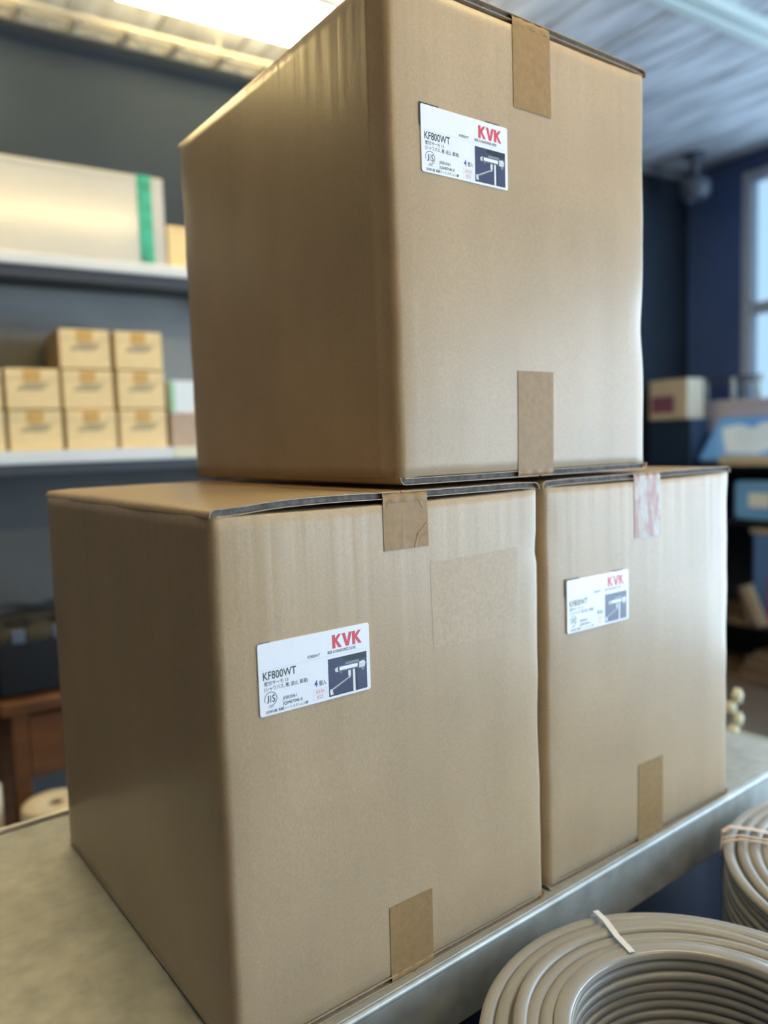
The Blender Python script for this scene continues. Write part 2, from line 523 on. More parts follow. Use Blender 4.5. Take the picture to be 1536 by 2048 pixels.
_cache = {}
LW, LH = 0.1065, 0.0577


class Print:
    """flat print collected in label space: u right 0..1, v down 0..1"""
    def __init__(self):
        self.v, self.f = [], []

    def poly(self, pts, lift=0.0):
        n = len(self.v)
        self.v += [(u * LW, -0.0 - lift, (1 - v) * LH) for u, v in pts]
        self.f.append(tuple(range(n, n + len(pts))))

    def rect(self, u0, v0, u1, v1, lift=0.0):
        self.poly([(u0, v1), (u1, v1), (u1, v0), (u0, v0)], lift)

    def frame(self, u0, v0, u1, v1, t):
        tu, tv = t / LW, t / LH
        self.rect(u0, v0, u1, v0 + tv); self.rect(u0, v1 - tv, u1, v1)
        self.rect(u0, v0 + tv, u0 + tu, v1 - tv); self.rect(u1 - tu, v0 + tv, u1, v1 - tv)

    def text(self, s, u0, v0, u1, v1, offset=0.0):
        key = (s, offset)
        if key not in _cache:
            _cache[key] = text_geo(s, 0, offset)
        vs_, fs = _cache[key]
        if not vs_:
            return
        x0 = min(p.x for p in vs_); x1 = max(p.x for p in vs_)
        y0 = min(p.y for p in vs_); y1 = max(p.y for p in vs_)
        n = len(self.v)
        for p in vs_:
            u = u0 + (u1 - u0) * (p.x - x0) / max(1e-6, x1 - x0)
            v = v1 - (v1 - v0) * (p.y - y0) / max(1e-6, y1 - y0)
            self.v.append((u * LW, 0.0, (1 - v) * LH))
        self.f += [tuple(i + n for i in f) for f in fs]

    def ring(self, cu, cv, r, t, a0=0, a1=360, seg=40):
        for i in range(seg):
            a, b = R(a0 + (a1 - a0) * i / seg), R(a0 + (a1 - a0) * (i + 1) / seg)
            q = []
            for rr, w in ((r - t / 2, a), (r + t / 2, a), (r + t / 2, b), (r - t / 2, b)):
                q.append((cu + rr * math.cos(w) / LW, cv - rr * math.sin(w) / LH))
            self.poly(q)

    def line(self, u0, v0, u1, v1, t):
        a = Vector((u0 * LW, v0 * LH)); b = Vector((u1 * LW, v1 * LH))
        d = (b - a).normalized(); nrm = Vector((-d.y, d.x)) * t / 2
        self.poly([(p.x / LW, p.y / LH) for p in (a + nrm, b + nrm, b - nrm, a - nrm)])

    def build(self, name, m, parent, y):
        me = mesh([(x, y + yy, z) for x, yy, z in self.v], self.f)
        return obj(name, me, m, parent)


def make_label(parent, x0, ztop, serial, surf_y, mark):
    """white product label; x0/ztop its upper-left corner on the carton's front"""
    r = 0.0022
    pts = []
    for cx, cz, a0 in ((LW - r, r, -90), (LW - r, LH - r, 0), (r, LH - r, 90), (r, r, 180)):
        for k in range(6):
            a = R(a0 + 90 * k / 5)
            pts.append((cx + r * math.cos(a), cz + r * math.sin(a)))
    n = len(pts)
    t = 0.00022
    vs_ = [(x, -t, z) for x, z in pts] + [(x, 0.0016, z) for x, z in pts]
    fs = [tuple(range(n))] + [tuple(range(n, 2 * n))[::-1]] + [(i, i + n, (i + 1) % n + n, (i + 1) % n) for i in range(n)]
    lab = obj('product_label', mesh(vs_, fs), M['label'], parent, (x0, surf_y, ztop - LH))
    lab['label'] = 'white printed product label'
    y1, y2, y3, y4 = -t - 0.00006, -t - 0.00012, -t - 0.00018, -t - 0.00024
    p = Print()
    p.text('KF800WT', .035, .394, .315, .508, .012)
    p.text('壁付サーモ 13', .042, .528, .245, .588, .010)
    p.text('(シャワバス, 寒, 逆止, 節湯)', .042, .600, .412, .672, .010)
    p.text('JISB2061', .190, .785, .312, .842, .010)
    p.text('JQ0407046 K', .190, .858, .365, .918, .010)
    p.text('主材料:銅, 青銅/シート:ステンレス鋼', .045, .928, .408, .974, .010)
    p.text('KF800WT', .420, .300, .532, .342, .010)
    p.text(serial, .600, .298, .862, .344, .010)
    p.text('個入', .512, .690, .578, .765, .010)
    p.ring(.092, .775, 0.0054, 0.0005, -105, 200)
    p.text('J', .058, .725, .078, .830, .012)
    p.text('I', .088, .725, .094, .825, .012)
    p.text('S', .104, .722, .128, .828, .012)
    p.text('JQA', .070, .878, .118, .902)
    p.build('lettering', M['ink'], lab, y1)
    p = Print()
    p.text('4', .470, .672, .500, .772, .02)
    p.build('numeral', M['ink_blue'], lab, y1)
    p = Print()
    p.line(.02, .372, .97, .372, 0.00014)
    p.frame(.456, .805, .580, .955, 0.00014)
    p.line(.456, .88, .580, .88, 0.00012)
    p.build('ruled_line', M['ink_grey'], lab, y1)
    p = Print()
    p.text('E030', .484, .822, .558, .868)
    p.text('825', .492, .896, .548, .944)
    p.build('date_stamp', M['ink_pink'], lab, y1)
    # three-letter logo drawn as heavy strokes
    p = Print()
    v0, v1 = .078, .275
    def K(u):
        w = .088
        p.poly([(u, v1), (u + .030, v1), (u + .030, v0), (u, v0)])
        vm = (v0 + v1) / 2
        p.poly([(u + .029, vm + .012), (u + .029, vm - .045), (u + .058, v0), (u + w - .002, v0), (u + .048, vm - .012)])
        p.poly([(u + .029, vm + .012), (u + .048, vm - .012), (u + w + .004, v1), (u + w - .030, v1)])
    K(.645)
    p.poly([(.737, v0), (.768, v0), (.786, .205), (.786, v1), (.771, v1)])
    p.poly([(.786, v1), (.786, .205), (.803, v0), (.833, v0), (.801, v1)])
    K(.834)
    p.build('logo', M['ink_red'], lab, y1)
    # printed photograph of a thermostatic mixer tap
    pu0, pu1, pv0, pv1 = .600, .967, .416, .965
    def U(a): return pu0 + (pu1 - pu0) * a
    def V(b): return pv0 + (pv1 - pv0) * b
    p = Print(); p.rect(pu0, pv0, pu1, pv1)
    ph = p.build('printed_picture', M['photo_navy'], lab, y1)
    p = Print()
    p.poly([(U(.36), V(.0)), (U(1), V(.0)), (U(1), V(.17)), (U(.62), V(.16)), (U(.40), V(.10))])
    p.poly([(U(.66), V(.40)), (U(.73), V(.40)), (U(.75), V(1)), (U(.70), V(1))])
    p.rect(U(.245), V(.24), U(.27), V(.37)); p.rect(U(.765), V(.25), U(.79), V(.41))
    p.build('picture_shadow', M['photo_dark'], lab, y2)
    p = Print()
    p.poly([(U(.44), V(.175)), (U(.78), V(.165)), (U(.80), V(.235)), (U(.42), V(.235))])
    p.poly([(U(.29), V(.37)), (U(.34), V(.37)), (U(.33), V(.45)), (U(.30), V(.44))])
    p.line(U(.53), V(.60), U(.10), V(.83), 0.0011)
    p.rect(U(.245), V(.245), U(.78), V(.255)); p.rect(U(.245), V(.375), U(.78), V(.392))
    p.poly([(U(.85), V(.40)), (U(.96), V(.38)), (U(.90), V(.50)), (U(.85), V(.47))])
    p.build('picture_mid_tone', M['photo_mid'], lab, y3)
    p = Print()
    p.rect(U(.62), V(.40), U(.685), V(1.0))
    p.poly([(U(.16), V(.29)), (U(.245), V(.245)), (U(.245), V(.385)), (U(.18), V(.38))])
    p.poly([(U(.79), V(.24)), (U(.93), V(.22)), (U(.97), V(.30)), (U(.94), V(.40)), (U(.79), V(.41))])
    p.rect(U(.50), V(.41), U(.575), V(.56))
    p.line(U(.55), V(.55), U(.52), V(.615), 0.0017)
    p.poly([(U(.02), V(.80)), (U(.09), V(.80)), (U(.11), V(.955)), (U(.03), V(.955))])
    p.line(U(.53), V(.585), U(.06), V(.82), 0.0006)
    p.build('picture_light_tone', M['photo_light'], lab, y4)
    p = Print()
    p.rect(U(.28), V(.265), U(.755), V(.360))
    p.rect(U(.63), V(.42), U(.66), V(.99))
    p.rect(U(.515), V(.42), U(.54), V(.55)); p.rect(U(.83), V(.26), U(.90), V(.29))
    p.poly([(U(.03), V(.84)), (U(.055), V(.84)), (U(.065), V(.94)), (U(.04), V(.94))])
    p.build('picture_highlight_print', M['photo_white'], lab, y4 - 0.00006)
    # black register marks of the carton that peep out behind the label
    def flat(rects, name):
        for a, b, c, d in rects:
            q = [(x0 + a, surf_y - 0.0001, ztop + b), (x0 + c, surf_y - 0.0001, ztop + b), (x0 + c, surf_y - 0.0001, ztop + d), (x0 + a, surf_y - 0.0001, ztop + d)]
            obj(name, mesh(q, [(0, 1, 2, 3)]), M['mark'], parent)
    flat(mark, 'register_mark')
    return lab


# ------------------------------------------------------------------ big cartons
CW, CD, CH = 0.360, 0.4586, 0.441
T = 0.0062          # board thickness


def big_carton(label, loc, rotz, seed, gap=0.002, sag=0.003, front_tape=None, bottom_tape=None, serial='',
               marks=(), joint=False, bulge=0.0016, warp=None, tape_mat='tape', corner_drop=0.0, creases=(), right_cut=False, crush=()):
    root = thing('cardboard_carton', label, 'box', loc, rotz, 'three large stacked cartons')
    rr = random.Random(seed)
    RC = 0.0085
    so = seed * 7.31

    def disp(side, a, z):
        """outward displacement of a panel; a 0..1 along it, z height"""
        e = min(1, a / 0.12, (1 - a) / 0.12)
        v = max(0, e) * bulge * math.sin(math.pi * z / CH) * 1.2
        v += 0.0011 * noise.noise(Vector((a * 3.1 + so, z * 5.0, side * 3.7 + so))) * max(0, e)
        v += 0.00045 * noise.noise(Vector((a * 11 + so, z * 3.0, side * 5.1))) * max(0, e)
        return v

    def front_y(x, z):
        return -disp(0, max(0, min(1, x / CW)), z)

    # perimeter sample points: (x, y, nx, ny, side, a)
    per = []
    def run(side, n, fn, nrm, extra=()):
        ts = sorted(list({i / n for i in range(1, n)} | set(extra)))
        for t_ in ts:
            x, y = fn(t_)
            per.append((x, y, nrm[0], nrm[1], side, t_))
    def corner(cx, cy, a0):
        for k in range(5):
            a = R(a0 + 90 * k / 4)
            per.append((cx + RC * math.cos(a), cy + RC * math.sin(a), math.cos(a), math.sin(a), -1, 0))
    corner(RC, RC, 180)
    run(0, 26, lambda t_: (RC + (CW - 2 * RC) * t_, 0.0), (0, -1))
    corner(CW - RC, RC, 270)
    run(1, 22, lambda t_: (CW, RC + (CD - 2 * RC) * t_), (1, 0))
    corner(CW - RC, CD - RC, 0)
    run(2, 22, lambda t_: (CW - RC - (CW - 2 * RC) * t_, CD), (0, 1))
    corner(RC, CD - RC, 90)
    run(3, 22, lambda t_: (0.0, CD - RC - (CD - 2 * RC) * t_), (-1, 0), (0.966, 0.9685) if joint else ())
    n = len(per)
    NZ = 40
    vs_, fs = [], []

    def ztop(p):
        if p[4] in (0, 2):
            return CH - T - gap - sag * math.sin(math.pi * max(0, min(1, p[5]))) ** 0.7
        return CH - 0.0065 if p[4] in (1, 3) else CH - T - 0.0005
    def zbot(p):
        if p[4] in (0, 2):
            return T + 0.0015
        return 0.0065 if p[4] in (1, 3) else T
    rows = []
    for j in range(NZ + 1):
        s = j / NZ
        s = 0.5 - 0.5 * math.cos(math.pi * s) if False else s
        row = []
        for p in per:
            z = zbot(p) + (ztop(p) - zbot(p)) * s
            d = disp(p[4], p[5], z) if p[4] >= 0 else 0.0
            if joint and p[4] == 3 and p[5] < 0.967:
                d += 0.0016
            if p[4] == -1:   # worn, slightly wavy arris
                d += 0.0009 * noise.noise(Vector((p[2] * 0.5 + so, z * 26, p[3] * 0.5)))
                for cxs, zc, hw, dep in crush:
                    if (cxs > 0) == (p[0] > CW / 2) and p[1] < CD / 2:
                        d -= dep * math.exp(-((z - zc) / hw) ** 2)
            row.append(Vector((p[0] + p[2] * d, p[1] + p[3] * d, z)))
        rows.append(row)
    # rolled score lines into the minor flaps, top and bottom
    def inset(row, dist, dz):
        return [Vector((v.x - p[2] * dist, v.y - p[3] * dist, v.z + dz)) for v, p in zip(row, per)]
    top = [inset(rows[-1], 0.0009, 0.0010), inset(rows[-1], 0.0030, 0.0016), inset(rows[-1], 0.045, 0.0016)]
    bot = [inset(rows[0], 0.045, -0.0012), inset(rows[0], 0.0030, -0.0012), inset(rows[0], 0.0009, -0.0008)]
    rows = bot + rows + top
    for row in rows:
        vs_ += row
    for j in range(len(rows) - 1):
        for i in range(n):
            k_ = (i + 1) % n
            fs.append((j * n + i, j * n + k_, (j + 1) * n + k_, (j + 1) * n + i))
    obj('sleeve', mesh(vs_, fs, True), M['kraft'], root)

    # major flaps: liners with a recessed fluted core so that the cut edge shows
    def flap(side, up):
        xm = CW / 2 - 0.0012
        rr_ = 0.0062
        prof_o = [(0.0, -0.0068)] + [(rr_ - rr_ * math.cos(R(a)), -rr_ + rr_ * math.sin(R(a))) for a in (0, 22, 45, 67, 90)]
        outs = prof_o + [(0.03 + (xm - 0.03) * i / 8, 0.0) for i in range(9)]
        NY = 20
        vs2, fs2 = [], []
        def P(x, y, z, k):
            wz = warp(x if side == 0 else CW - x, y) if (warp and up) else 0.0
            xx = x if side == 0 else CW - x
            zz = (CH + z + wz * min(1, x / 0.02)) if up else (-z)
            return (xx, y, zz)
        def layer(za, zb, y0, y1):
            k0 = len(vs2)
            m_ = len(outs)
            for j in range(NY + 1):
                y = y0 + (y1 - y0) * j / NY
                for i, (x, z) in enumerate(outs):
                    # offset along the inward normal for thickness
                    if i < len(prof_o):
                        a = R((0, 0, 22, 45, 67, 90)[i])
                        nx, nz_ = math.cos(a), -math.sin(a)
                    else:
                        nx, nz_ = 0, -1
                    vs2.append(P(x + nx * za, y, z + nz_ * za, j))
                for i in range(m_ - 1, -1, -1):
                    x, z = outs[i]
                    if i < len(prof_o):
                        a = R((0, 0, 22, 45, 67, 90)[i])
                        nx, nz_ = math.cos(a), -math.sin(a)
                    else:
                        nx, nz_ = 0, -1
                    vs2.append(P(x + nx * zb, y, z + nz_ * zb, j))
            q = 2 * m_
            for j in range(NY):
                for i in range(q):
                    l = (i + 1) % q
                    fs2.append((k0 + j * q + i, k0 + j * q + l, k0 + (j + 1) * q + l, k0 + (j + 1) * q + i))
            for i in range(m_ - 1):
                fs2.append((k0 + i, k0 + i + 1, k0 + q - 2 - i, k0 + q - 1 - i))
                b0 = k0 + NY * q
                fs2.append((b0 + i + 1, b0 + i, b0 + q - 1 - i, b0 + q - 2 - i))
        layer(0.0, 0.0006, -0.0008, CD + 0.0008)
        layer(T - 0.0006, T, -0.0006, CD + 0.0006)
        ncore = len(fs2)
        layer(0.0006, T - 0.0006, 0.0030, CD - 0.0030)
        bm2 = bmesh.new()
        me2 = mesh(vs2, fs2)
        me2.materials.append(M['kraft']); me2.materials.append(M['core_edge'])
        me2.polygons.foreach_set('material_index', [1 if i >= ncore else 0 for i in range(len(fs2))])
        bm2.from_mesh(me2)
        bmesh.ops.recalc_face_normals(bm2, faces=bm2.faces[:])
        for f in bm2.faces:
            f.smooth = True
        for e in bm2.edges:
            if len(e.link_faces) == 2 and e.calc_face_angle(0) > 0.7:
                e.smooth = False
        bm2.to_mesh(me2)
        bm2.free()
        return me2
    for up in (True, False):
        for side in (0, 1):
            obj('top_flap' if up else 'bottom_flap', flap(side, up), M['kraft'], root)

    # strips of packing tape over the seams
    def tape(x0, x1, zend, up, m_, slant=0.0, crs=()):
        NU, NV = 64, 90
        lift = 0.00055
        zt = (CH - T - gap) if up else (T + 0.001)
        def ridge(x, z):
            h_ = 0
            for (ax, az, bx, bz, amp) in crs:
                a = Vector((ax, az)); b = Vector((bx, bz)); q = Vector((x, z))
                ab = b - a
                t_ = max(0, min(1, (q - a).dot(ab) / ab.length_squared))
                d = (q - a - ab * t_).length
                h_ += 0.5 * amp * math.exp(-(d / 0.00055) ** 2)
            return h_
        def F(u, v):
            x = x0 + (x1 - x0) * u
            teeth = 0.0009 * abs(((u * 28) % 1) - 0.5)
            ze = zend + slant * u + (-teeth if up else teeth)
            z = ze + (zt - ze) * v
            y = front_y(x, z) - lift - ridge(x, z) * 1.0
            return (x, y, z)
        obj('packing_tape', grid_mesh(NU, NV, F), M[m_], root)
        # the part folded over the edge on to the flaps
        ysteps = [0.0, 0.004, 0.012, 0.05, 0.15, 0.25, 0.35, CD - 0.004, CD]
        zf = CH if up else 0.0
        sg = 1 if up else -1
        vs3, fs3 = [], []
        prof3 = [(front_y(0.18, zt) - lift, zt), (-0.0012, zt + sg * (T + gap) * 0.45), (-0.0002, zt + sg * (T + gap) * 0.85), (0.0022, zf + sg * 0.0004)] + [(y, zf + sg * 0.0004) for y in ysteps[2:-1]]
        for i in range(13):
            x = x0 + (x1 - x0) * i / 12
            for y, z in prof3:
                wz = warp(x, y) if (warp and up and y > -0.0005) else 0
                vs3.append((x, y + (0.0004 * math.sin(i * 1.7) if y < 0.003 else 0), z + wz))
        m3 = len(prof3)
        for i in range(12):
            for k_ in range(m3 - 1):
                fs3.append((i * m3 + k_, (i + 1) * m3 + k_, (i + 1) * m3 + k_ + 1, i * m3 + k_ + 1))
        obj('packing_tape', mesh(vs3, fs3, True), M[m_], root)
    if front_tape:
        tape(*front_tape, True, tape_mat, 0.0, creases)
    if bottom_tape:
        tape(*bottom_tape, False, 'tape', 0.0)
    lx, lz = 0.0335, 0.3338
    ys = min(front_y(lx + LW * i / 8, lz - LH * j / 6) for i in range(9) for j in range(7)) - 0.00012
    make_label(root, lx, lz, serial, ys, marks)
    return root, front_y


L_FULL = [(-0.0012, -0.0002, 0.021, 0.0012), (-0.0012, -0.018, 0.0002, 0.0012), (0.0775, -0.0002, 0.0965, 0.0011)]
L_TINY = [(0.001, -0.0002, 0.011, 0.0006)]

wA = lambda x, y: 0.0016 + 0.0016 * math.exp(-((x - 0.10) / 0.07) ** 2) * math.exp(-y / 0.2) - 0.0035 * math.exp(-((x / 0.035) ** 2)) * math.exp(-y / 0.06)
boxA, fyA = big_carton('large brown carton at lower left, in front, under the top carton', (0, 0, 0.7505), R(5.0), 1, gap=0.0012, sag=0.002,
                       front_tape=(0.1600, 0.2105, 0.3925), bottom_tape=(0.1535, 0.2035, 0.0715), serial='800 0106450902 5100', marks=L_TINY, warp=wA,
                       creases=((0.1685, 0.4375, 0.1645, 0.431, 0.0007), (0.1985, 0.4385, 0.2045, 0.428, 0.0008), (0.2090, 0.4135, 0.1985, 0.4040, 0.0011),
                                (0.1985, 0.4040, 0.1945, 0.3930, 0.0012), (0.2100, 0.4060, 0.1995, 0.4000, 0.0006), (0.1820, 0.425, 0.1815, 0.395, 0.0003)),
                       crush=((1, 0.374, 0.009, 0.0022), (1, 0.19, 0.05, 0.0016)))
# dull rectangle where an old strip of tape was pulled off
P4 = [(0.2125, 0.2985), (0.3225, 0.2915), (0.3265, 0.3785), (0.2115, 0.3760)]
def patch_fn(u, v):
    x = (P4[0][0] * (1 - u) + P4[1][0] * u) * (1 - v) + (P4[3][0] * (1 - u) + P4[2][0] * u) * v
    z = (P4[0][1] * (1 - u) + P4[1][1] * u) * (1 - v) + (P4[3][1] * (1 - u) + P4[2][1] * u) * v
    return (x, fyA(x, z) - 0.00012, z)
pt = obj('tape_residue_patch', grid_mesh(24, 20, patch_fn), M['patch'], boxA)
pt['label'] = 'dull rectangular tape residue'

boxB, fyB = big_carton('large brown carton at lower right, with a torn red and white tape strip', (0.3693, 0.0377, 0.7505), R(4.42), 2, gap=0.001, sag=0.002,
                       front_tape=(0.1535, 0.2045, 0.3675), bottom_tape=(0.1590, 0.2085, 0.0955), serial='800 0106450902 5100', marks=L_FULL, tape_mat='red_tape',
                       warp=lambda x, y: 0.0012)
boxC, fyC = big_carton('large brown carton resting on top of the two lower cartons', (0.1867, 0.0262, 0.7505 + 0.4474), R(3.825), 3, gap=0.0015, sag=0.002,
                       front_tape=(0.1500, 0.2025, 0.3565), bottom_tape=(0.1485, 0.2000, 0.1050), serial='800 0106450908 0800', marks=L_FULL, joint=True,
                       crush=((1, 0.16, 0.03, 0.003),), warp=lambda x, y: 0.001)

# ------------------------------------------------------------------ coils of pipe
def pipe_coil(label, loc, z0, ztop, r_in, r_out, nrad, seed, dark_side=False):
    """one long pipe wound in layers: radial turns nrad, vertical layers nz"""
    root = thing('pipe_coil', label, 'pipe coil', (loc[0], loc[1], z0), 0, 'coils of grey beige pipe beside the table')
    rg_ = random.Random(seed)
    pr = (r_out - r_in) / nrad / 2
    Hc = ztop - z0
    nl = int(Hc / 0.0096)
    ph = Hc / nl / 2
    SEG, K = 112, 12
    vs_, fs = [], []
    for l in range(nl):
        for q in range(nrad):
            if 0 < q < nrad - 1 and l < nl - 2:
                continue
            r0 = r_in + pr * (2 * q + 1)
            zc = ph * (2 * l + 1)
            frac = q / (nrad - 1)
            if l >= nl - 1:
                zc -= 0.010 * max(0, frac - 0.35) ** 2 + rg_.uniform(0, 0.0016)
            jr = rg_.uniform(-0.0008, 0.0008)
            ph0 = rg_.uniform(0, 6.28)
            k0 = len(vs_)
            for i in range(SEG):
                a = 2 * math.pi * i / SEG
                wob = 0.0009 * math.sin(a * 2 + ph0) + 0.0005 * math.sin(a * 5 + ph0 * 2)
                rr_ = r0 + jr + wob
                zz = zc + 0.0012 * math.sin(a + ph0) * (1 if l == nl - 1 else 0.3)
                for k_ in range(K):
                    w = 2 * math.pi * k_ / K
                    c, s = math.cos(w), math.sin(w)
                    e = 0.74
                    dx = pr * math.copysign(abs(c) ** e, c)
                    dz = ph * math.copysign(abs(s) ** e, s)
                    vs_.append(((rr_ + dx) * math.cos(a), (rr_ + dx) * math.sin(a), zz + dz))
            for i in range(SEG):
                j = (i + 1) % SEG
                for k_ in range(K):
                    m_ = (k_ + 1) % K
                    fs.append((k0 + i * K + k_, k0 + j * K + k_, k0 + j * K + m_, k0 + i * K + m_))
    obj('pipe', mesh(vs_, fs, True), M['pipe'], root)
    return root


def ribbon(root, name, m, pts, width, thick=0.0006):
    """flat strap through points, width along the horizontal normal"""
    P = [Vector(p) for p in pts]
    vs_, fs = [], []
    for i, p in enumerate(P):
        t_ = (P[min(i + 1, len(P) - 1)] - P[max(i - 1, 0)])
        d = Vector((-t_.y, t_.x, 0)).normalized() * width / 2
        nrm = t_.cross(d).normalized() * thick
        vs_ += [p - d, p + d, p + d + nrm, p - d + nrm]
    n_ = len(P)
    for i in range(n_ - 1):
        for k_ in range(4):
            l = (k_ + 1) % 4
            fs.append((i * 4 + k_, i * 4 + l, (i + 1) * 4 + l, (i + 1) * 4 + k_))
    fs += [(3, 2, 1, 0), tuple((n_ - 1) * 4 + k_ for k_ in range(4))]
    return obj(name, mesh(vs_, fs), m, root)

BZ = 0.43
coil1 = pipe_coil('grey beige pipe coil nearest the camera, tied with a white strap', (0.326, -0.194), BZ, 0.752, 0.1115, 0.1870, 6, 4)
coil2 = pipe_coil('grey beige pipe coil at the right edge, tied with pinkish strapping', (0.752, -0.176), BZ, 0.741, 0.110, 0.2185, 8, 9)

# strap positions on the coil tops (directions measured from each coil's centre)
def on_coil(root_r, ang, z):
    return (root_r * math.cos(ang), root_r * math.sin(ang), z)
a1 = R(72.6)
zt1 = 0.752 - BZ
ribbon(coil1, 'strap', M['strap_white'], [on_coil(0.1885, a1, zt1 - 0.05), on_coil(0.1882, a1, zt1 - 0.006), on_coil(0.184, a1, zt1 + 0.0005), on_coil(0.165, a1, zt1 + 0.0022),
                                          on_coil(0.14, a1 + 0.02, zt1 + 0.0024), on_coil(0.122, a1 + 0.02, zt1 + 0.0026), on_coil(0.1135, a1 + 0.025, zt1 + 0.0028)], 0.0062)
obj('wrap_film', lathe([(0.1113, -0.006), (0.1116, -0.0012), (0.1130, 0.0006), (0.1150, 0.0011), (0.1245, 0.0012), (0.1262, 0.0002)], 96), M['film'], coil1, (0, 0, zt1))

zt2 = 0.741 - BZ
ribbon(coil2, 'strap', M['strap_pink'], [on_coil(0.2215, R(116), zt2 - 0.03), on_coil(0.2212, R(116), zt2 - 0.004), on_coil(0.214, R(114.5), zt2 + 0.0012), on_coil(0.19, R(113.3), zt2 + 0.0022), on_coil(0.15, R(113), zt2 + 0.0024), on_coil(0.112, R(113), zt2 + 0.002)], 0.008)
for da in (0.0, -3.0):
    obj('cord', tube([on_coil(0.2212, R(125 + da), zt2 - 0.02), on_coil(0.2200, R(125 + da), zt2 - 0.001), on_coil(0.20, R(122.8 + da), zt2 + 0.002), on_coil(0.16, R(122.5 + da), zt2 + 0.0025), on_coil(0.113, R(122 + da), zt2 + 0.0025)], 0.0013, 6), M['strap_pink'], coil2)

b_ = thing('low_bench', 'dark low bench under the pipe coils', 'bench', (0.55, -0.19, 0), R(5))
obj('bench_top', box((-0.44, -0.20, BZ - 0.03), (0.46, 0.225, BZ), 0.003, 1), M['dark_blue'], b_)
for x in (-0.42, 0.40):
    for y in (-0.18, 0.165):
        obj('leg', box((x, y, 0), (x + 0.04, y + 0.04, BZ - 0.03)), M['dark_blue'], b_)

# ------------------------------------------------------------------ shelves on the back wall
def wall_shelf(label, ztop_, lip, panel):
    t_ = thing('wall_shelf', label, 'shelf', (0.6, 2.17, ztop_ - 0.035), 0)
    obj('board', box((-2.4, -0.158, 0.005), (1.1, 0.178, 0.035), 0.002, 1), M['white_paint'], t_)
    obj('front_lip', box((-2.4, -0.172, -lip + 0.035), (1.1, -0.158, 0.035), 0.004, 2), M['white_paint'], t_)
    obj('underside_shade_rail', box((-2.4, -0.150, -0.035), (1.1, -0.12, 0.005)), M['shelf_dark'], t_)  # dark rail also stands in for the shade under the shelf
    obj('underside_shade_panel', box((-2.4, -0.12, -0.004), (1.1, 0.178, 0.005)), M['shelf_dark'], t_)
    pz0, pz1, pm = panel
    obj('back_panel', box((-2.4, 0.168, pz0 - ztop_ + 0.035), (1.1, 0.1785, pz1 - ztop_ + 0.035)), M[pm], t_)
    for x in (-1.9, -1.0, 0.32, 0.95):
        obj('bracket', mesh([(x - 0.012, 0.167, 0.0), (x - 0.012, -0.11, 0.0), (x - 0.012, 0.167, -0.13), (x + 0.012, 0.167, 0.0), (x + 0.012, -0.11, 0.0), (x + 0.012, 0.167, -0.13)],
                            [(0, 1, 2), (5, 4, 3), (0, 3, 4, 1), (1, 4, 5, 2), (2, 5, 3, 0)]), M['shelf_dark'], t_)
    return t_

S1, S2 = 1.838, 1.250
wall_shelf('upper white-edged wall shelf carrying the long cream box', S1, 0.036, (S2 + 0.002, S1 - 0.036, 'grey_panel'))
s2 = wall_shelf('lower white-edged wall shelf carrying the small yellow cartons', S2, 0.040, (0.02, S2 - 0.036, 'grey_panel_dark'))  # added lower panel: its grey stands in for light and shade on the wall
obj('price_strip', box((0.0, -0.1745, -0.003), (0.9, -0.172, 0.033)), M['cream'], s2)


def small_carton():
    t_ = thing('small_carton', '', 'box', (0, 0, 0))
    obj('body', box((-0.0755, 0, 0), (0.0755, 0.26, 0.122), 0.003, 2), M['yellow_carton'], t_)
    obj('lid_seam', box((-0.075, -0.0008, 0.0905), (0.075, 0.001, 0.092)), M['smudge'], t_)
    obj('orange_tab', box((-0.024, -0.0015, 0.083), (0.024, 0.001, 0.118), 0.0004, 1), M['orange'], t_)
    pr_ = []
    bm_ = bmesh.new()
    for i, (a, b, z) in enumerate(((-0.045, 0.03, 0.060), (-0.035, 0.040, 0.068), (-0.02, 0.046, 0.076))):
        add_box(bm_, (a, -0.0010, z - 0.0028), (b, 0.001, z + 0.0028))
    obj('printed_line', bm_mesh(bm_), M['smudge'], t_)
    return t_

spots = [  # x centre, level, label
    (0.026, 0, 'small yellow carton at the left frame edge, lower of its pair'),
    (0.024, 1, 'small yellow carton at the left frame edge, upper of its pair'),
    (0.188, 0, 'small yellow carton, lower one of the two-high pile on the lower shelf'),
    (0.186, 1, 'small yellow carton, upper one of the two-high pile on the lower shelf'),
    (0.351, 0, 'small yellow carton, bottom of the middle three-high pile'),
    (0.349, 1, 'small yellow carton, middle of the middle three-high pile'),
    (0.346, 2, 'small yellow carton, top of the middle three-high pile'),
    (0.514, 0, 'small yellow carton, bottom of the right three-high pile'),
    (0.514, 1, 'small yellow carton, middle of the right three-high pile'),
    (0.512, 2, 'small yellow carton, top of the right three-high pile'),
]
proto = small_carton()
rg = random.Random(3)
for i, (x, lv, lb) in enumerate(spots):
    c = proto if i == 0 else copy_tree(proto)
    c.location = (x, 2.025 + rg.uniform(0, 0.008), S2 + 0.0005 + lv * 0.1255)
    c.rotation_euler = (0, 0, R(rg.uniform(-0.4, 0.4)))
    tag(c, lb, 'box', 'small yellow cartons on the lower shelf')

